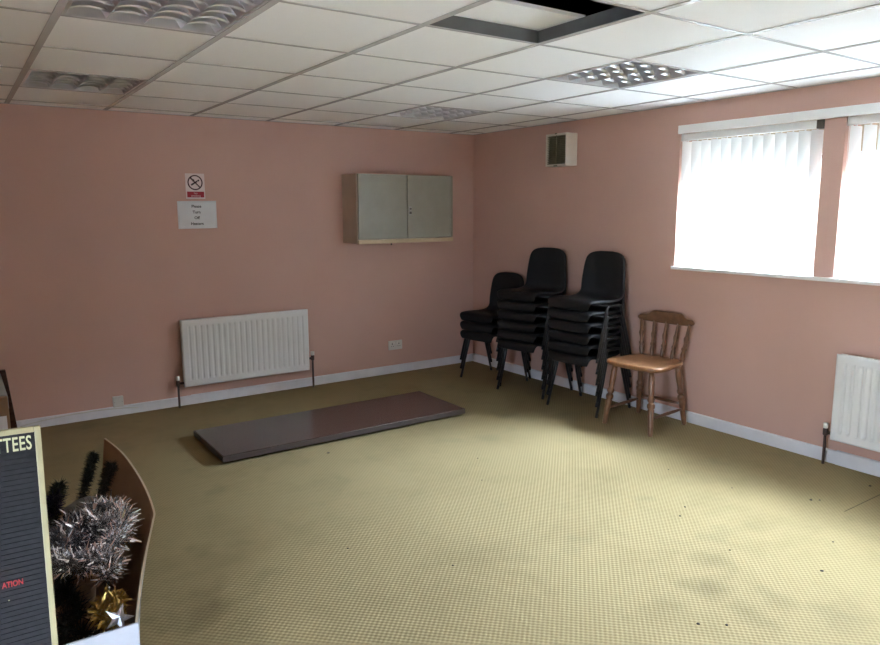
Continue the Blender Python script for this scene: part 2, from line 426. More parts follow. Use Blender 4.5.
# louvred lights
def make_light(label):
    t = thing('ceiling_light', (0, 0, H), label, 'ceiling light', group='louvred ceiling lights')
    w, h = GX/2-.016, GY/2-.011
    b = MB(); b.box(-w, w, -h, h, .10, .105)
    for sx in (-1, 1): b.box(sx*w, sx*(w-.012), -h, h, 0, .10)
    for sy in (-1, 1): b.box(-w, w, sy*h, sy*(h-.012), 0, .10)
    b.build('housing', M['aludark'], t)
    cw = (2*w-.024)/4
    for q in range(4):
        xc = -w+.012+cw*(q+.5)
        b = MB()
        def fn(u, v, xc=xc):
            a = -1+2*u
            return (xc+a*cw*.5, -h+.012+v*(2*h-.024), .003+.072*(1-abs(a)**1.7))
        b.grid(fn, 14, 1); b.build('reflector', M['alu'], t, smooth=True, fix=False)
        b = MB(); b.tube([(xc, -h+.03, .060), (xc, h-.03, .060)], .008, 10); b.build('tube', M['tube'], t, smooth=True)
    ch = (2*h-.024)/6
    for q in range(1, 6):
        yc = -h+.012+ch*q
        b = MB()
        # shallow curved blades, arched upwards between the reflector ridges
        for r in range(4):
            xc = -w+.012+cw*(r+.5)
            for sd in (-1, 1):
                def fn(u, v, xc=xc, sd=sd):
                    a = -1+2*u
                    zb = .004+.012*(1-a*a); zt_ = max(zb+.002, .003+.060*(1-abs(a)**1.7))
                    return (xc+a*cw*.48, yc+sd*(.0015+.012*(1-v)**2), zb+(zt_-zb)*v)
                b.grid(fn, 10, 5)
        b.build('cross_blade', M['alu'], t, smooth=True, fix=False)
    return t
labels = ['large louvred ceiling light over the near left, cut off by the top of the photo',
          'dull grey louvred ceiling light at far left, close to the wall above the signs',
          'square louvred ceiling light near the window, right of the open ceiling hole',
          'small looking louvred ceiling light in the corner above the wall cupboard']
l0 = None
for n, (i, k) in enumerate(LIGHTS):
    if l0 is None: l0 = make_light(labels[0]); o = l0
    else: o = copy_tree(l0)
    o.location = (lx(i)+GX/2, ly(k)-GY/2, H); o['label'] = labels[n]

# ------------------------------------------------------------------ windows and blinds
def window(name, y0, y1):
    fx = .17
    b = MB(); f = .055
    b.box(fx, fx+.06, y0, y0+f, ZS, ZH-.236); b.box(fx, fx+.06, y1-f, y1, ZS, ZH-.236)
    b.box(fx, fx+.06, y0+f, y1-f, ZS, ZS+f); b.box(fx-.004, fx+.06, y0+f, y1-f, ZH-.275, ZH-.236)
    w = struct(b.build(name, M['upvc'], bevel=.006))
    if name == 'window_2':
        ym = (y0+y1)/2; struct(box('window_frame', M['upvc'], fx, fx+.06, ym-.035, ym+.035, ZS+f, ZH-.276, w, bevel=.005))
    zt = ZH-.235
    struct(box('window_head', M['headboard'], fx+.001, fx+.075, y0+.001, y1-.001, zt, ZH-.001, w))
    struct(box('window_pane', M['glass'], fx+.028, fx+.034, y0+f, y1-f, ZS+f, ZH-.236, w))
    h = MB(); h.box(fx-.022, fx-.001, y0+.02, y0+.04, ZS+.16, ZS+.19); h.box(fx-.036, fx-.022, y0+.022, y0+.038, ZS+.06, ZS+.19)
    struct(h.build('window_handle', M['steel'], w, bevel=.003))
    h = MB(); h.box(fx-.02, fx-.001, y0+.06, y0+.16, zt-.03, zt-.01)
    struct(h.build('window_handle', M['cap'], w, bevel=.003))
window('window_1', *W1); window('window_2', *W2)
# sills and the white board over both windows
b = MB(); b.box(-.035, .17, W2[0]-.03, W1[1]+.02, ZS-.022, ZS+.002)
# boards stay clear of the pillar by running in two lengths plus a nosing
b = MB()
for y0, y1 in (W1, W2): b.box(-.001, .17, y0+.001, y1-.001, ZS, ZS+.004)
b.box(-.030, -.0005, W2[0]-.03, W1[1]+.008, ZS-.018, ZS+.004)
struct(b.build('trim_1', M['white'], bevel=.003))
struct(box('trim_2', M['white'], -.022, -.0005, W2[0]-.05, W1[1]+.005, ZH-.052, ZH+.004, bevel=.003))

def make_blind(y0, y1, label, nsl, ang, first):
    t = thing('vertical_blind', (.03, (y0+y1)/2, ZS), label, 'blind', group='vertical blinds in the two windows')
    hw = (y1-y0)/2
    zt = ZH-ZS-.052
    box('headrail', M['rail'], -.022, .022, -hw+.012, hw-.006, zt-.045, zt, t, bevel=.004)
    for sgn, m in ((-1, M['cap']), (1, M['rail'])):
        e = MB(); e.box(-.026, .024, sgn*(hw-.006) - (.05 if sgn < 0 else .012) + (.05 if sgn < 0 else 0), sgn*(hw-.006)+(.045 if sgn < 0 else 0), zt-.05, zt+.001)
        e.build('end_cap', m, t, bevel=.003)
    for s in range(nsl):
        yc = hw-.045 - s*(2*hw-.10)/(nsl-1)
        a = ang + random.uniform(-.06, .06)
        d = Vector((math.cos(a), math.sin(a), 0)); nrm = Vector((-d.y, d.x, 0))
        b = MB(); sw = .0445
        def fn(u, v, d=d, nrm=nrm, yc=yc):
            p = Vector((0, yc, 0)) + d*(sw*(2*u-1)) + nrm*(.006*(1-(2*u-1)**2))
            return (p.x, p.y, .012+v*(zt-.066))
        b.grid(fn, 6, 1)
        sl = b.build('slat', M['slat'], t, smooth=True, fix=False)
        h = MB(); h.box(-.004, .004, yc-.004, yc+.004, zt-.056, zt-.045); h.build('hanger', M['rail'], sl)
    c = MB(); c.tube([(-.028, hw-.02, zt-.05), (-.028, hw-.022, .25), (-.028, hw-.026, .22), (-.028, hw-.03, .25), (-.028, hw-.032, zt-.05)], .0012, 6)
    c.build('control_cord', M['rail'], t, smooth=True)
    return t
A = math.radians(162)
make_blind(W1[0], W1[1], 'white vertical slat blind in the complete window left of the pink pillar', 13, A, True)
make_blind(W2[0], W2[1], 'white vertical slat blind in the window cut off by the right edge', 30, A, False)

# outside
struct(box('ground', M['bounce_ground'], -25, XL-.16, -25, 20, -.20, -.05))  # unseen paving, made pale to bounce light up through the door
struct(box('ground', M['ground'], WT+.03, 30, -25, 20, -.45, -.30))
struct(box('roof_eave', M['eave'], WT, .28+.14, YB-2, 3, 2.48, 2.56))

struct(box('wall_outside', M['outer'], 5.2, 5.5, -16, 12, -.3, 3.7))

# ------------------------------------------------------------------ radiators
def radiator(name, w, h, label, nfl):
    # local: back on wall at y=0, front faces -y, centred on x, base at z=0
    t = thing(name, (0, 0, 0), label, 'radiator', group='white panel radiators')
    def panel(yf, nm):
        b = MB(); n = nfl*6; 
        def fn(u, v):
            x = -w/2 + u*w
            ph = (u*w - .035)/((w-.07)/nfl)
            inside = .035 < u*w < w-.035
            f = 0.
            if inside:
                f = max(0., min(1., 2.2*(math.cos(2*PI*(ph-.5)) - .15)))
            zz = v*h
            fade = max(0., min(1., (zz-.045)/.02))*max(0., min(1., (h-.045-zz)/.02))
            edge = .006*max(0., 1-min(u*w, w-u*w)/.008) + .006*max(0., 1-min(zz, h-zz)/.008)
            return (x, yf + .0065*f*fade + edge, zz)
        N = int(w/.0075)
        vs = [0, .008/h, .03/h, .045/h, .055/h, .065/h, .5, 1-.065/h, 1-.055/h, 1-.045/h, 1-.03/h, 1-.008/h, 1]
        n0 = len(b.v)
        for i in range(N+1):
            for v in vs: b.v.append(fn(i/N, v))
        k = len(vs)
        for i in range(N):
            for j in range(k-1):
                a = n0+i*k+j; b.face((a, a+1, a+k+1, a+k))
        # rim folds back
        b.box(-w/2, w/2, yf+.012, yf+.016, .001, h-.001)
        b.box(-w/2, -w/2+.002, yf+.006, yf+.014, 0, h); b.box(w/2-.002, w/2, yf+.006, yf+.014, 0, h)
        b.box(-w/2, w/2, yf+.006, yf+.014, h-.002, h); b.box(-w/2, w/2, yf+.006, yf+.014, 0, .002)
        return b.build(nm, M['rad'], t, smooth=False)
    panel(-.095, 'front_panel')
    box('back_panel', M['rad'], -w/2+.004, w/2-.004, -.045, -.032, .004, h-.004, t, bevel=.003)
    b = MB(); b.box(-w/2+.003, w/2-.003, -.078, -.046, h-.012, h-.009)
    for i in range(int(w/.02)):
        x = -w/2+.012+i*.02; b.box(x, x+.006, -.078, -.046, h-.009, h-.001)
    b.build('top_grille', M['radcol'], t)
    for sx in (-1, 1): box('side_panel', M['radcol'], sx*(w/2-.003), sx*(w/2-.001), -.078, -.046, .03, h-.03, t)
    b = MB()
    for sx in (-1, 1): b.box(sx*w*.3-.02, sx*w*.3+.02, -.031, -.0022, .1, h-.1)
    b.build('wall_bracket', M['steel'], t)
    return t
def valve_side(t, w, sx, z0, zcap, big):
    # pipe from floor up to a valve beside the bottom corner, z0 is the radiator's height above the floor
    x = sx*(w/2+.042)
    p = MB(); p.tube([(x, -.062, -z0), (x, -.062, zcap-.075)], .0085, 10); pi = p.build('pipe', M['pipe'], t, smooth=True)
    v = MB(); v.tube([(x, -.062, zcap-.075), (x, -.062, zcap-.068), (x, -.062, zcap-.04), (x, -.062, zcap-.03)], [.011, .015, .015, .011], 10)
    v.tube([(x, -.062, zcap-.055), (sx*(w/2-.005), -.062, zcap-.055)], .010, 10)
    v.build('valve', M['pipe'], t, smooth=True)
    c = MB(); r = .017 if big else .014
    c.tube([(x, -.062, zcap-.03), (x, -.062, zcap-.028), (x, -.062, zcap), (x, -.062, zcap+.002)], [r*.8, r, r, r*.75], 12)
    c.build('valve_cap', M['valve'], t, smooth=True)
RZ = .162
rw = 1.045
r1 = radiator('radiator', rw, .525, 'white radiator below the two wall notices', 22)
r1.location = ((-2.872-1.812)/2, 0, RZ)
valve_side(r1, rw, -1, RZ, .085, False); valve_side(r1, rw, 1, RZ, .15, True)
rw2 = 1.12
r2 = radiator('radiator', rw2, .515, 'white radiator on the window wall, cut off by the right edge', 24)
r2.location = (0, -3.607-rw2/2, RZ+.004); r2.rotation_euler = (0, 0, -PI/2)
valve_side(r2, rw2, -1, RZ+.004, .085, False); valve_side(r2, rw2, 1, RZ+.004, .15, True)

# ------------------------------------------------------------------ wall cupboard
x0, x1, z0, z1, dp = -1.425, -.442, 1.232, 1.817, -.278
t = thing('wall_cupboard', ((x0+x1)/2, 0, z0), 'grey metal two-door wall cupboard hung beside the corner', 'cupboard')
w2 = (x1-x0)/2; hh = z1-z0
b = MB(); b.box(-w2, -w2+.012, dp+.018, 0, 0, hh); b.box(w2-.012, w2, dp+.018, 0, 0, hh); b.box(-w2+.012, w2-.012, dp+.03, 0, hh-.012, hh)
b.box(-w2+.012, w2-.012, dp+.03, 0, .0, .012); b.box(-w2+.012, w2-.012, -.012, -.001, .012, hh-.012)
b.build('body', M['cabside'], t, bevel=.002)
box('bottom_rail', M['cabrail'], -w2+.006, w2, dp-.002, dp+.03, -.004, .030, t, bevel=.003)
d1 = box('door', M['cab'], -w2+.010, -.002, dp, dp+.016, .036, hh-.004, t, bevel=.003)
d2 = box('door', M['cab'], .003, w2-.003, dp, dp+.016, .036, hh-.004, t, bevel=.003)
box('door_edge', M['cab'], w2-.030, w2-.024, dp-.004, dp, .04, hh-.008, d2, bevel=.001)
b = MB(); b.box(.012, .042, dp-.004, dp, .235, .31); b.build('lock_plate', M['steel'], d2, bevel=.002)
b = MB(); b.tube([(.028, dp-.004, .29), (.028, dp-.016, .29)], .007, 10); b.box(.019, .034, dp-.018, dp-.004, .245, .266); b.build('handle', M['cap'], d2, bevel=.001)
b = MB(); b.tube([(-.155, dp+.02, -.004), (-.155, dp+.02, -.016), (-.155, dp+.02, -.022)], [.004, .008, .005], 10); b.build('knob', M['cap'], t, smooth=True)

# ------------------------------------------------------------------ wall fan
yv0, yv1, zv0, zv1, dv = -1.394, -1.155, 1.862, 2.120, -.125
t = thing('extractor_fan', (0, (yv0+yv1)/2, zv0), 'boxy ivory wall fan with dark louvred grille near the ceiling', 'fan')
hw = (yv1-yv0)/2; hv = zv1-zv0
b = MB(); f = .016
b.box(dv+.012, 0, -hw, -hw+f, 0, hv); b.box(dv+.012, 0, hw-f, hw, 0, hv); b.box(dv+.012, 0, -hw+f, hw-f, 0, f); b.box(dv+.012, 0, -hw+f, hw-f, hv-f, hv)
b.build('casing', M['ivory'], t, bevel=.004)
b = MB(); f = .012
b.box(dv, dv+.012, -hw, -hw+f, 0, hv); b.box(dv, dv+.012, hw-f, hw, 0, hv); b.box(dv, dv+.012, -hw+f, hw-f, 0, f); b.box(dv, dv+.012, -hw+f, hw-f, hv-f, hv)
b.build('front_frame', M['ivory'], t, bevel=.002)
box('back_plate', M['grilleback'], dv+.03, dv+.034, -hw+.016, hw-.016, .016, hv-.016, t)
b = MB()
for i in range(16):
    z = .022+i*(hv-.044)/15
    b.box(-.010, .010, -hw+.014, hw-.014, -.0012, .0012, Matrix.Translation((dv+.014, 0, z)) @ Matrix.Rotation(math.radians(-38), 4, 'Y'))
b.box(dv+.004, dv+.008, -.003, .003, .014, hv-.014)
b.build('louvre', M['grille'], t)
b = MB(); b.box(dv-.004, dv+.004, -.02, .02, -.003, .006); b.box(dv-.004, dv+.004, -.01, .01, hv-.006, hv+.003); b.build('clip', M['grille'], t)

# ------------------------------------------------------------------ notices, sockets
t = thing('no_smoking_sign', (-2.672, 0, 1.606), 'small no-smoking sign with a red bar above the paper notice', 'sign')
box('sign_plate', M['sign'], -.072, .072, -.003, -.0003, 0, .190, t, bevel=.001)
box('red_bar', M['signred'], -.064, .064, -.0042, -.003, .010, .054, t)
b = MB(); cz, ro, ri = .122, .057, .048; n = 48; n0 = 0
rings = []
for rr_, yy in ((ri, -.003), (ro, -.003), (ro, -.0045), (ri, -.0045)):
    rings.append([(rr_*math.cos(2*PI*j/n), yy, cz+rr_*math.sin(2*PI*j/n)) for j in range(n)])
rings.append(rings[0]); b.rings(rings, cap=False)
b.box(-.050, .050, -.0046, -.003, -.0045, .0045, Matrix.Translation((0, 0, cz)) @ Matrix.Rotation(math.radians(45), 4, 'Y'))
b.build('prohibition_ring', M['ink'], t)
b = MB()
rm = Matrix.Translation((0, 0, cz)) @ Matrix.Rotation(math.radians(-32), 4, 'Y')
b.box(-.036, .020, -.004, -.003, -.006, .006, rm); b.box(.023, .036, -.004, -.003, -.006, .006, rm)
for q in range(6):
    a0 = q*.55; b.box(-.006, .006, -.004, -.003, -.0035, .0035, Matrix.Translation((-.012+.006*math.sin(a0*2)-.003*q, 0, cz+.010+q*.0055)))
b.build('cigarette', M['black'], t)
text('lettering', 'No', .020, M['ptext'], t, facing_y(0, -.0045, .035), extrude=.0003)
text('lettering', 'smoking', .022, M['ptext'], t, facing_y(0, -.0045, .016), extrude=.0003)
t = thing('paper_sign', (-2.667, 0, 1.379), 'white paper notice with four typed words under the no-smoking sign', 'notice')
b = MB()
def fn(u, v): return (-.148+.296*u, -.0006-.0022*max(0, abs(2*u-1)-.75)*4*abs(2*v-1), .21*v+.003*(u-.5))
b.grid(fn, 16, 8); b.build('sheet', M['paper'], t, smooth=True, solid=.0004)
for i, s_ in enumerate(('Please', 'Turn', 'Off', 'Heaters')):
    text('lettering', s_, .030, M['black'], t, facing_y(-.005, -.0014, .160-.044*i), extrude=.0003, bold=.0007)
t = thing('double_socket', (-.915, 0, .222), 'off-white double power socket low on the wall under the cupboard', 'socket')
box('face_plate', M['socket'], -.073, .073, -.012, 0, 0, .086, t, bevel=.003)
for sx in (-1, 1):
    b = MB()
    b.box(sx*.036-.004, sx*.036+.004, -.0126, -.011, .050, .062); b.box(sx*.036-.014, sx*.036-.007, -.0126, -.011, .030, .036); b.box(sx*.036+.007, sx*.036+.014, -.0126, -.011, .030, .036)
    b.build('pin_hole', M['black'], t)
    box('switch', M['valve'], sx*.018-.006, sx*.018+.006, -.016, -.012, .056, .076, t, bevel=.001)
t = thing('blank_plate', (-3.335, 0, .068), 'small square blank wall plate just above the skirting left of the radiator', 'wall plate')
box('face_plate', M['socket'], -.036, .036, -.026, 0, 0, .080, t, bevel=.003)
for sx in (-1, 1):
    b = MB(); b.tube([(sx*.026, -.026, .04), (sx*.026, -.0275, .04)], .003, 8); b.build('screw', M['steel'], t)

# white cable on the far left skirting
b = MB()
pts = []
for i in range(25):
    u = i/24; x = -3.98+.78*u
    pts.append((x, -.020, .028+.030*math.sin(u*PI)**.7 + .012*u))
b.tube(pts, .004, 8)
tag(b.build('cable', M['socket'], smooth=True), 'thin pale cable looping along the skirting at far left', 'cable')

# ------------------------------------------------------------------ black stacking chairs
def make_stack_chair(name):
    t = thing(name, (0, 0, 0), '', 'chair', group='black plastic stacking chairs')
    # (x, z, half width, edge dx, edge dz)
    prof = [(-.252, .374, 0.172, 0, .004), (-.262, .404, 0.188, 0, .003), (-.256, .434, 0.196, 0, .001), (-.236, .447, 0.201, 0, -.001), (-.19, .448, 0.205, 0, .003),
            (-.12, .440, 0.207, 0, .010), (-.04, .430, 0.208, 0, .016), (.03, .425, 0.207, 0, .020), (.085, .426, 0.204, -.004, .024),
            (.125, .437, 0.202, -.012, .026), (.152, .462, 0.199, -.022, .022), (.160, .500, 0.199, -.030, .012), (.165, .550, 0.197, -.034, .004),
            (.171, .610, 0.192, -.034, 0), (.177, .670, 0.187, -.032, 0), (.182, .720, 0.180, -.028, -.002), (.185, .750, 0.169, -.024, -.006),
            (.187, .770, 0.148, -.019, -.006), (.188, .781, 0.109, -.013, -.003), (.189, .785, 0.057, -.006, -.001)]
    b = MB(); NV = 14; rows = []
    for k, (x, z, w, ex, ez) in enumerate(prof):
        k0 = max(0, k-1); k1 = min(len(prof)-1, k+1)
        tx, tz = prof[k1][0]-prof[k0][0], prof[k1][1]-prof[k0][1]; l = math.hypot(tx, tz); nx, nz = tz/l, -tx/l  # outwards below / behind
        row = []
        lip = .022 if k > 3 else .010*(k/3)
        if k > 15: lip *= max(.2, (19-k)/4)
        row.append((x+ex+nx*lip, -w-.003, z+ez+nz*lip))
        for j in range(NV+1):
            s = -1+2*j/NV; a = abs(s)**2.4
            row.append((x+ex*a, s*w, z+ez*a))
        row.append((x+ex+nx*lip, w+.003, z+ez+nz*lip))
        rows.append(row)
    b.rings(rows, cap=False, closed=False)
    sh = b.build('seat_shell', M['shell'], t, smooth=True, fix=False, solid=.005, sub=1)
    for sy in (-1, 1):
        yt, yf = sy*.224, sy*.236
        for sx, x0_, xf in ((-1, -.072, -.2055), (1, .060, .2055)):
            f = MB(); f.tube([(x0_, yt, .402), (x0_+sx*.010, yt+sy*.0004, .399), (x0_+sx*.020, yt+sy*.001, .386), (xf-sx*.0085, yf-sy*.001, .028)], .0105, 10)
            o = f.build('leg', M['leg'], t, smooth=True)
            g = MB(); g.tube([(xf-sx*.0095, yf-sy*.001, .032), (xf, yf, .0)], [.0108, .0106], 10); g.build('ferrule', M['foot'], o, smooth=True)
        f = MB(); f.tube([(-.072, yt, .402), (.060, yt, .402)], .0105, 10); f.build('side_rail', M['leg'], t, smooth=True)
    for x in (-.055, .045):
        f = MB(); f.tube([(x, -.224, .402), (x, .224, .402)], .009, 10); f.build('cross_rail', M['leg'], t, smooth=True)
    return t
ORD = {3: ['bottom', 'middle', 'topmost'],
       6: ['bottom', 'fifth from top', 'fourth from top', 'third from top', 'second from top', 'topmost']}
STK = [(-.715, 3, -.285, 'short stack in the corner', .16), (-1.243, 6, -.285, 'middle stack of six', .19), (-1.868, 6, -.290, 'stack next to the wooden chair', .10)]
proto = None; PITCH = .082
for yc, n, xc, nm, rz in STK:
    for k in range(n):
        if proto is None: proto = make_stack_chair('stacking_chair'); o = proto
        else: o = copy_tree(proto)
        o.location = (xc - .002*k, yc, k*PITCH)
        o.rotation_euler = (0, 0, rz)
        o['label'] = f'black plastic stacking chair, {ORD[n][k]} of the {nm}'

# ------------------------------------------------------------------ wooden chair (faces -x)
t = thing('wooden_chair', (-.295, -2.415, 0), 'brown varnished wooden spindle-back chair standing alone under the window', 'chair', rz=math.radians(4))
ST = .462
b = MB()
out = []
N = 44
for j in range(N):
    a = 2*PI*j/N
    cx, cy = math.cos(a), math.sin(a)
    e = .38
    px = math.copysign(abs(cx)**e, cx)*.205
    wy = .215 - .022*(px/.205)                    # a little wider at the front
    py = math.copysign(abs(cy)**e, cy)*wy
    if px < 0: px -= .014*(1-(py/.215)**2)        # bowed front
    out.append((px, py))
def sc(q, k, z): return [(x*k, y*k, z) for x, y in q]
b.rings([sc(out, .90, ST-.036), sc(out, .965, ST-.033), sc(out, 1.0, ST-.020), sc(out, 1.0, ST-.010), sc(out, .975, ST-.002), sc(out, .93, ST), sc(out, .6, ST-.005), sc(out, .25, ST-.009), sc(out, .02, ST-.010)])
b.build('seat', M['seatwood'], t, smooth=True)
def turned(p0, p1, prof, seg=14):
    p0, p1 = Vector(p0), Vector(p1)
    b = MB(); b.tube([p0+(p1-p0)*u for u, r in prof], [r for u, r in prof], seg); return b
LEGP = [(0, .0125), (.03, .0145), (.20, .0165), (.36, .019), (.40, .0195), (.415, .0165), (.43, .022), (.46, .0235), (.49, .022), (.50, .016), (.52, .0155), (.535, .021), (.56, .0225), (.585, .021), (.60, .016), (.64, .0165), (.78, .0195), (.90, .018), (1, .014)]
feet = {(-1, 1): (-.215, .180), (-1, -1): (-.215, -.205), (1, 1): (.200, .195), (1, -1): (.200, -.195)}
tops = {k: (k[0]*.150, k[1]*.150) for k in feet}
for k in feet:
    f_, p_ = feet[k], tops[k]
    turned((*f_, 0), (*p_, ST-.030), [(u, q*1.14) for u, q in LEGP]).build('leg', M['beech'], t, smooth=True)
def atz(k, z):
    u = z/(ST-.03); f_, p_ = feet[k], tops[k]; return (f_[0]+(p_[0]-f_[0])*u, f_[1]+(p_[1]-f_[1])*u, z)
STR = [(0, .008), (.2, .010), (.5, .0125), (.8, .010), (1, .008)]
for ka, kb, z in (((-1, 1), (1, 1), .115), ((-1, -1), (1, -1), .115), ((1, 1), (1, -1), .150)):
    turned(atz(ka, z), atz(kb, z), STR, 10).build('stretcher', M['beech'], t, smooth=True)
# back posts, spindles, crest
def back_x(z): return .168 + (z-ST)*.13
SP = [(0, .0085), (.06, .0095), (.20, .0125), (.30, .0095), (.33, .013), (.37, .013), (.40, .009), (.50, .0085), (.58, .012), (.62, .0135), (.66, .012), (.70, .009), (.85, .0085), (1, .007)]
zt = .715
for q, yy in enumerate((-.180, -.090, 0, .090, .180)):
    bow = .020*(1-(yy/.18)**2)
    pr = [(u, r*(1.45 if abs(yy) > .15 else 1.3)) for u, r in SP]
    turned((.168+.008*(1-(yy/.18)**2), yy*.92, ST-.012), (back_x(zt)+bow, yy*1.10, zt), pr, 12).build('back_post' if abs(yy) > .15 else 'spindle', M['beech'], t, smooth=True)
b = MB(); n = 28; rings = []
for i in range(n+1):
    s = -1+2*i/n; yy = s*.228
    bow = .022*(1-s*s)
    top = .785 - .006*(abs(s)**2)*1.0 - (.030*max(0, min(1, (abs(s)-.52)/.16))) - .012*max(0, (abs(s)-.88)/.12)**2
    bot = .700 + .008*s*s + .014*max(0, (abs(s)-.85)/.15)**2
    x = back_x(.74)+bow; d = .13
    ring = []
    for u, v in ((-1, -.85), (-1, .8), (-.5, 1), (.5, 1), (1, .8), (1, -.85), (.5, -1), (-.5, -1)):
        zz = (top+bot)/2 + v*(top-bot)/2
        ring.append((x + u*.010 + (zz-.74)*d, yy, zz))
    rings.append(ring)
b.rings(rings); b.build('crest_rail', M['beech'], t, smooth=True)

# ------------------------------------------------------------------ table top lying on the carpet
t = thing('folding_table', (-2.124, -1.205, 0), 'long dark mahogany table top lying flat on the carpet', 'table')
hx, hy = .905, .315
box('table_top', M['mahog'], -hx+.004, hx-.004, -hy+.004, hy-.004, .020, .0555, t, bevel=.003)
b = MB()
for a in (( -hx, hx, -hy, -hy+.004), (-hx, hx, hy-.004, hy), (-hx, -hx+.004, -hy+.004, hy-.004), (hx-.004, hx, -hy+.004, hy-.004)):
    b.box(*a, .018, .0545)
b.build('edge_band', M['mahedge'], t, bevel=.0015)
b = MB(); b.tube([(-hx+.10, -hy+.06, .010), (-hx+.10, hy-.06, .010), ], .0098, 10); b.tube([(hx-.10, -hy+.06, .010), (hx-.10, hy-.06, .010)], .0098, 10)
b.box(-hx+.09, -hx+.11, -hy+.06, -hy+.10, .009, .020); b.box(hx-.11, hx-.09, -hy+.06, -hy+.10, .009, .020)
b.build('folded_leg', M['leg'], t, smooth=False)

# ------------------------------------------------------------------ crumbs on the carpet
b = MB()
CR = [(-1.27,-3.49,.006),(-1.381,-3.544,.006),(-2.111,-4.175,.008),(-2.029,-4.24,.007),(-1.348,-4.233,.008),(-1.042,-4.124,.006),(-.847,-3.479,.005),
      (-.654,-3.813,.009),(-.62,-3.84,.006),(-2.415,-1.68,.010),(-.202,-3.898,.008),(-2.6,-3.3,.005),(-1.7,-2.3,.005),(-1.9,-2.6,.004),(-.9,-3.1,.005),(-2.9,-2.9,.005),(-1.5,-3.9,.005),(-3.3,-3.6,.005)]
for x, y, r in CR:
    n = 7; ph = random.random()*6
    base = [(x+r*random.uniform(.7, 1.4)*math.cos(ph+2*PI*j/n), y+r*random.uniform(.6, 1.1)*math.sin(ph+2*PI*j/n)) for j in range(n)]
    b.rings([[(u, v, 0) for u, v in base], [(x+(u-x)*.5, y+(v-y)*.5, r*.5) for u, v in base]])
tag(b.build('crumbs', M['crumb']), 'scattered dark crumbs and specks lying on the khaki carpet', 'crumbs', kind='stuff')

# ------------------------------------------------------------------ open box of decorations
t = thing('open_cardboard_box', (-4.30, -3.30, 0), 'open white-fronted cardboard box full of Christmas decorations behind the letter board', 'box')
ox, oy = -4.30, -3.30
def loc(p): return (p[0]-ox, p[1]-oy, p[2])
th = .007
front_z = .45
box('front_panel', M['cardwhite'], -4.62-ox, -3.946-ox, -3.767-oy, -3.760-oy, 0, front_z, t)
# right side panel: bulging, with the rear part of its flap still standing
bot = [(-3.952,-3.76), (-3.955,-3.57), (-3.955,-3.38), (-3.95,-3.19), (-3.94,-3.05), (-3.93,-2.95), (-3.92,-2.83), (-3.915,-2.735)]
top = [(-3.946,-3.76,.45), (-3.893,-3.56,.45), (-3.828,-3.34,.45), (-3.765,-3.14,.45), (-3.742,-3.05,.455), (-3.752,-2.95,.525), (-3.788,-2.83,.606), (-3.836,-2.735,.655)]
def lerp(a, c, u): return tuple(a[i]+(c[i]-a[i])*u for i in range(len(a)))
def poly_at(P, u):
    f = u*(len(P)-1); i = min(int(f), len(P)-2); f -= i
    p_1, p0, p1, p2 = P[max(i-1, 0)], P[i], P[i+1], P[min(i+2, len(P)-1)]
    return tuple(.5*(2*p0[k]+(p1[k]-p_1[k])*f+(2*p_1[k]-5*p0[k]+4*p1[k]-p2[k])*f*f+(3*p0[k]-p_1[k]-3*p1[k]+p2[k])*f**3) for k in range(len(p0)))
def side(off):
    rows = []
    for i in range(41):
        bq, tq = poly_at(bot, i/40), poly_at(top, i/40)
        col = []
        for j in range(9):
            v = j/8; bul = 0.
            col.append(loc((bq[0]+(tq[0]-bq[0])*v+bul+off, bq[1]+(tq[1]-bq[1])*v, tq[2]*v)))
        rows.append(col)
    return rows
inn, ou = side(-th), side(0)
b = MB(); b.rings(inn, cap=False, closed=False); b.build('side_panel', M['card'], t, smooth=True, fix=False)
b = MB(); b.rings(ou, cap=False, closed=False); b.build('side_panel', M['cardwhite'], t, smooth=True, fix=False)
b = MB()
b.rings([[r[-1] for r in inn], [r[-1] for r in ou]], cap=False, closed=False)
b.rings([[p for p in inn[-1]], [p for p in ou[-1]]], cap=False, closed=False)
b.build('cut_edge', M['cardedge'], t, fix=False)
box('back_panel', M['card'], -4.62-ox, -3.825-ox, -2.727-oy, -2.72-oy, 0, .40, t)
box('side_panel', M['card'], -4.627-ox, -4.62-ox, -3.767-oy, -2.72-oy, 0, .45, t)
b = MB(); b.prism([(-4.62-ox, -3.76-oy), (-3.962-ox, -3.76-oy), (-3.962-ox, -3.1-oy), (-3.945-ox, -2.9-oy), (-3.93-ox, -2.727-oy), (-4.62-ox, -2.727-oy)], .001, .008, 'z'); b.build('base', M['card'], t)
b = MB(); b.tube([(-4.02-ox, -3.7685-oy, .385), (-4.02-ox, -3.766-oy, .385)], .013, 14); b.build('hand_hole', M['black'], t)

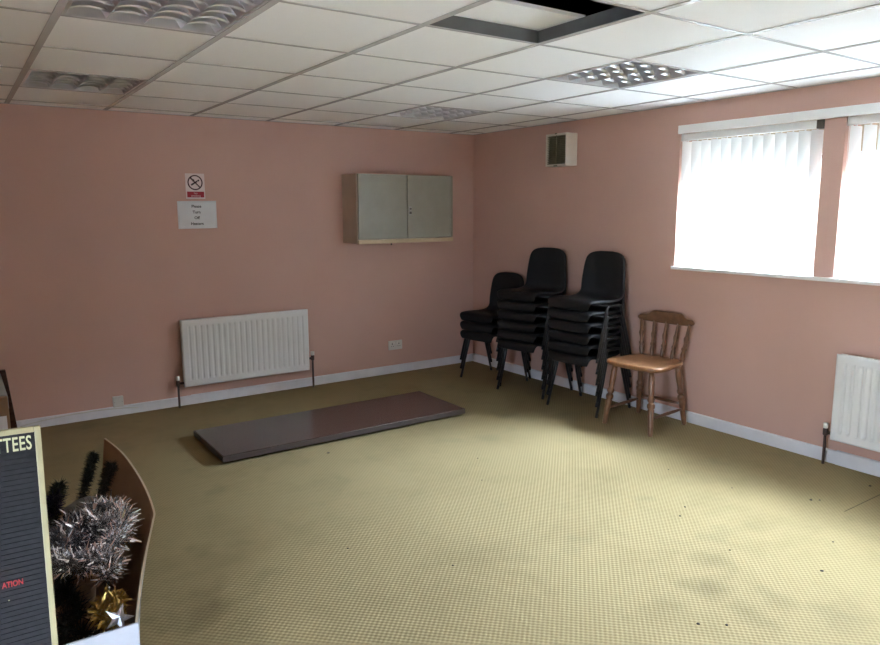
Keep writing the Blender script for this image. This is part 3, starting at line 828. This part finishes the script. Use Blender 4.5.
def strips(path, n, ln, wd, rad, seed, droop=.0, flat=.3):
    rnd = random.Random(seed); b = MB()
    P = [Vector(p) for p in path]
    for _ in range(n):
        f = rnd.random()*(len(P)-1); i = min(int(f), len(P)-2); p = P[i].lerp(P[i+1], f-i)
        tan = (P[i+1]-P[i]).normalized()
        d = Vector((rnd.gauss(0, 1), rnd.gauss(0, 1), rnd.gauss(0, 1))); d -= tan*d.dot(tan)*(1-flat); d.normalize()
        L_ = ln*rnd.uniform(.55, 1.15); w = d.cross(Vector((rnd.gauss(0, 1), rnd.gauss(0, 1), rnd.gauss(0, 1)))).normalized()*wd*rnd.uniform(.7, 1.3)
        s0 = p+d*rad; s1 = p+d*(rad+L_*.55)+Vector((0, 0, -droop*.2)); s2 = p+d*(rad+L_)+w.cross(d).normalized()*L_*rnd.uniform(-.25, .25)+Vector((0, 0, -droop))
        n0 = len(b.v); b.v += [tuple(s0-w*.6), tuple(s0+w*.6), tuple(s1+w), tuple(s1-w), tuple(s2+w*.3), tuple(s2-w*.3)]
        b.face((n0, n0+1, n0+2, n0+3)); b.face((n0+3, n0+2, n0+4, n0+5))
    return b
def cord(path, r, m, name, parent):
    b = MB(); b.tube(path, r, 6); return b.build(name, m, parent, smooth=True)
def smooth_path(P, n):
    return [poly_at(P, i/n) for i in range(n+1)]
def garland(name, P, n, ln, wd, m, label, cat, seed):
    o = thing(name, P[0], label, cat)
    rj = random.Random(seed+50)
    q = [tuple(Vector(p)-Vector(P[0])+Vector((rj.uniform(-.014, .014), rj.uniform(-.014, .014), rj.uniform(-.014, .010)))) for p in smooth_path(P, 60)]
    cord(q, .003, m, 'core_wire', o)
    strips(q, n, ln, wd, .002, seed, flat=.7).build('foil_strips', m, o, fix=False)
    return o
G1 = [(-4.04,-2.98,.40),(-3.98,-2.93,.43),(-3.91,-2.98,.43),(-3.93,-3.08,.42),(-4.02,-3.12,.42),(-4.05,-3.04,.42),(-3.98,-3.05,.44)]
garland('tinsel_garland', G1, 1900, .060, .0030, M['silverdark'], 'grey silver tinsel garland coiled in the box beside the letter board', 'tinsel', 1)
G2 = [(-3.885,-2.90,.44),(-3.855,-2.98,.45),(-3.875,-3.08,.44),(-3.935,-3.05,.45),(-3.915,-2.95,.46),(-3.855,-3.02,.45),(-3.875,-3.14,.44),(-3.915,-3.20,.42)]
garland('tinsel_garland', G2, 2000, .058, .0032, M['silver'], 'bright silver tinsel garland heaped against the right side of the open box', 'tinsel', 2)
G3 = [(-4.08,-3.18,.40),(-4.02,-3.22,.41),(-3.975,-3.24,.41),(-3.935,-3.27,.41),(-3.96,-3.34,.39)]
garland('tinsel_garland', G3, 1200, .054, .0030, M['silver'], 'grey tinsel strand trailing lowest in the box above the gold tinsel', 'tinsel', 3)
G4 = [(-4.0,-3.50,.37),(-3.975,-3.47,.39),(-3.955,-3.50,.39),(-3.97,-3.56,.39),(-4.0,-3.57,.38),(-4.005,-3.53,.40)]
garland('gold_tinsel', G4, 420, .040, .0032, M['goldfoil'], 'small clump of gold tinsel near the front of the open box', 'tinsel', 4)
G5 = [(-4.09,-2.86,.44),(-4.07,-2.84,.50),(-4.05,-2.87,.47),(-4.03,-2.84,.50)]
garland('tinsel_garland', G5, 420, .040, .0020, M['purple'], 'purple tinsel strands at the back of the box by the letter board', 'tinsel', 5)
# silver star
b = MB(); n0 = 0; pts = []
for j in range(10):
    a = PI/2+PI*j/5; r = .041 if j % 2 == 0 else .016
    pts.append((r*math.cos(a), r*math.sin(a), 0))
b.v = pts + [(0, 0, .012), (0, 0, -.012)]
for j in range(10):
    b.face((j, (j+1) % 10, 10)); b.face(((j+1) % 10, j, 11))
s_ = b.build('star_decoration', M['starfoil'])
s_.matrix_world = Matrix.Translation((-3.977, -3.668, .425)) @ Matrix.Rotation(math.radians(10), 4, 'Z') @ Matrix.Rotation(math.radians(48), 4, 'X') @ Matrix.Rotation(math.radians(-32), 4, 'Z')
tag(s_, 'silver glitter star lying at the front corner of the open box', 'star')
# artificial tree in pieces
t = thing('artificial_tree', (-4.05, -3.2, .01), 'dismantled dark green artificial Christmas tree filling the open box', 'artificial tree')
tx, ty, tz = -4.05, -3.2, .01
def branch(P, n, ln, seed):
    q = [(p[0]-tx, p[1]-ty, p[2]-tz) for p in smooth_path(P, 14)]
    bb = strips(q, n, ln, .0014, .001, seed, flat=.5)
    bb.tube(q, .004, 6); bb.build('branch', M['pine'], t, fix=False)
BR = [([(-4.00,-2.97,.34),(-3.96,-2.86,.44),(-3.915,-2.80,.545),(-3.885,-2.752,.605)], 1900, .026),
      ([(-3.95,-3.0,.36),(-3.91,-2.93,.46),(-3.865,-2.89,.555),(-3.845,-2.876,.590)], 1900, .026),
      ([(-4.10,-3.0,.30),(-4.06,-2.90,.42),(-4.03,-2.80,.48),(-4.01,-2.76,.515)], 1500, .036),
      ([(-4.13,-3.0,.30),(-4.11,-2.90,.42),(-4.09,-2.82,.50)], 1300, .036)]
for i, (P, n, ln) in enumerate(BR): branch(P, n, ln, 20+i)
rnd = random.Random(5)
for i in range(26):
    x0_, y0_ = rnd.uniform(-4.5, -4.04), rnd.uniform(-3.66, -2.88)
    a = rnd.uniform(0, 2*PI); l = rnd.uniform(.12, .22)
    xm = max(-4.54, min(-4.03, x0_+math.cos(a)*l)); ym = max(-3.68, min(-2.82, y0_+math.sin(a)*l))
    zz = rnd.uniform(.22, .36)
    branch([(x0_, y0_, zz), ((x0_+xm)/2, (y0_+ym)/2, zz+.02), (xm, ym, zz-.02)], 420, .050, 40+i)
for i in range(18):
    x0_, y0_ = rnd.uniform(-4.5, -4.07), rnd.uniform(-3.66, -2.95)
    branch([(x0_, y0_, .085), (x0_+.01, y0_+.03, .14), (x0_+.02, y0_+.05, .22)], 300, .060, 90+i)
# grey ribbon bow
b = MB()
def rb(u, v):
    a = -.2+u*2.9
    return (-3.945+.065*math.cos(a)-.01, -2.93+.07*v+.02*math.sin(2*a), .435+.035*math.sin(a)+.012*v)
b.grid(rb, 22, 3)
tag(b.build('ribbon', M['ribbon'], smooth=True, fix=False, solid=.0015), 'loop of grey satin ribbon behind the silver tinsel in the box', 'ribbon')

# ------------------------------------------------------------------ letter board leaning on the box
t = thing('letter_board', (-4.472, -3.845, .008), 'charcoal letter board in a pale gold frame leaning on the open box', 'letter board')
t.rotation_euler = (math.radians(-8.0), math.radians(1.3), 0)
bw, bh = .328, 1.014; f = .0135
b = MB()
b.box(-bw, -bw+f, -.008, .012, 0, bh); b.box(bw-f, bw, -.008, .012, 0, bh); b.box(-bw+f, bw-f, -.008, .012, 0, f); b.box(-bw+f, bw-f, -.008, .012, bh-f, bh)
b.build('frame', M['gold'], t, bevel=.002)
b = MB(); b.box(-bw+f, bw-f, .002, .010, f, bh-f)
nr = 80
for i in range(nr):
    z = f+.003+i*(bh-2*f-.006)/(nr-1); b.box(-bw+f, bw-f, -.0012, .002, z-.0056, z+.0056)
b.build('felt_panel', M['felt'], t)
text('letters', 'TTEES', .0475, M['lettergold'], t, facing_y(bw-f-.007, -.0022, bh-f-.040), align='RIGHT', extrude=.001, bold=.0006, xs=.58, spacing=1.06)
text('letters', 'ATION', .0190, M['letterred'], t, facing_y(bw-f-.048, -.0022, .640), align='RIGHT', extrude=.001, bold=.0004, xs=.74)
box('peg', M['lettergold'], bw-f-.082, bw-f-.079, -.003, -.0015, .608, .610, t)

# ------------------------------------------------------------------ carton and dark board at far left
t = thing('taped_carton', (-4.366, -2.20, 0), 'brown carton with white label at the left edge, beyond the letter board', 'carton')
cw, cd, ch = .235, .24, .80
b = MB(); b.box(-cw, cw, -cd, cd, 0, ch); b.build('body', M['card'], t, bevel=.004)
box('label', M['paper'], .03, cw-.010, -cd-.0008, -cd-.0002, .62, .725, t)
box('tape', M['tape'], -.03, .03, -cd-.0006, -cd-.0001, .2, ch, t)
box('top_flap', M['cardwhite'], -cw, cw-.001, -cd+.02, cd-.001, ch+.0005, ch+.005, t)
box('rim', M['cardwhite'], cw+.0002, cw+.001, -cd+.01, cd-.01, ch-.05, ch-.001, t)
b = MB(); b.prism([(-.25, 0), (.25, 0), (.180, .812), (-.25, .812)], -.014, .014, 'y')
o = b.build('wooden_board', M['mahog'], bevel=.003)
o.location = (-4.289, -1.937, .001)
tag(o, 'dark brown wooden board with a slanted edge standing upright behind the brown carton', 'board')

# ------------------------------------------------------------------ light
SUNAZ, SUNEL, GLOW, SKY = -14., 52., 4.0, 12.
w = bpy.data.worlds.new('overcast_sky'); S.world = w; w.use_nodes = True
nt = w.node_tree; bg = nt.nodes['Background']
tc = nt.nodes.new('ShaderNodeTexCoord'); sp = nt.nodes.new('ShaderNodeSeparateXYZ')
nt.links.new(tc.outputs['Generated'], sp.inputs[0])
rp = nt.nodes.new('ShaderNodeValToRGB'); e = rp.color_ramp.elements
e[0].position = 0; e[0].color = (.50, .60, .78, 1); e[1].position = .85; e[1].color = (.80, .93, 1.12, 1)
nt.links.new(sp.outputs['Z'], rp.inputs['Fac'])
# thin cloud glowing around a veiled sun
SUN = Vector((math.cos(math.radians(SUNEL))*math.cos(math.radians(SUNAZ)), math.cos(math.radians(SUNEL))*math.sin(math.radians(SUNAZ)), math.sin(math.radians(SUNEL))))
dp = nt.nodes.new('ShaderNodeVectorMath'); dp.operation = 'DOT_PRODUCT'; dp.inputs[1].default_value = SUN
nm = nt.nodes.new('ShaderNodeVectorMath'); nm.operation = 'NORMALIZE'
nt.links.new(tc.outputs['Generated'], nm.inputs[0]); nt.links.new(nm.outputs[0], dp.inputs[0])
def wm(op, a, c):
    n = nt.nodes.new('ShaderNodeMath'); n.operation = op
    nt.links.new(a, n.inputs[0]); n.inputs[1].default_value = c
    return n.outputs[0]
cosd = wm('MAXIMUM', dp.outputs['Value'], 0.)
dq = nt.nodes.new('ShaderNodeVectorMath'); dq.operation = 'DOT_PRODUCT'
dq.inputs[1].default_value = (math.cos(math.radians(37))*math.cos(math.radians(-20)), math.cos(math.radians(37))*math.sin(math.radians(-20)), math.sin(math.radians(37)))
nt.links.new(nm.outputs[0], dq.inputs[0]); cosq = wm('MAXIMUM', dq.outputs['Value'], 0.)
ad = nt.nodes.new('ShaderNodeMath'); ad.operation = 'ADD'
nt.links.new(wm('MULTIPLY', wm('POWER', cosd, 120.), GLOW), ad.inputs[0])
nt.links.new(wm('ADD', wm('MULTIPLY', wm('POWER', cosq, 10.), 3.0), 1.), ad.inputs[1])
glow = ad.outputs[0]
st = wm('MULTIPLY', glow, SKY)
nt.links.new(rp.outputs['Color'], bg.inputs['Color']); nt.links.new(st, bg.inputs['Strength'])
for y0, y1 in (W1, W2):
    la = bpy.data.lights.new('window_portal', 'AREA'); la.shape = 'RECTANGLE'; la.size = ZH-ZS; la.size_y = y1-y0
    la.cycles.is_portal = True
    lo = bpy.data.objects.new('window_portal', la); COL.objects.link(lo)
    lo.location = (.245, (y0+y1)/2, (ZS+ZH)/2); lo.rotation_euler = (0, PI/2, 0)

la = bpy.data.lights.new('door_portal', 'AREA'); la.shape = 'RECTANGLE'; la.size = DH; la.size_y = D1[1]-D1[0]
la.cycles.is_portal = True
lo = bpy.data.objects.new('door_portal', la); COL.objects.link(lo)
lo.location = (XL-.13, (D1[0]+D1[1])/2, DH/2); lo.rotation_euler = (0, -PI/2, 0)
S.view_settings.view_transform = 'Standard'; S.view_settings.look = 'None'; S.view_settings.gamma = 1
S.view_settings.use_curve_mapping = False
S.view_settings.exposure = 2.52
S.cycles.max_bounces = 14; S.cycles.diffuse_bounces = 8; S.cycles.transparent_max_bounces = 12
S.cycles.caustics_reflective = True
S.cycles.sample_clamp_indirect = 8
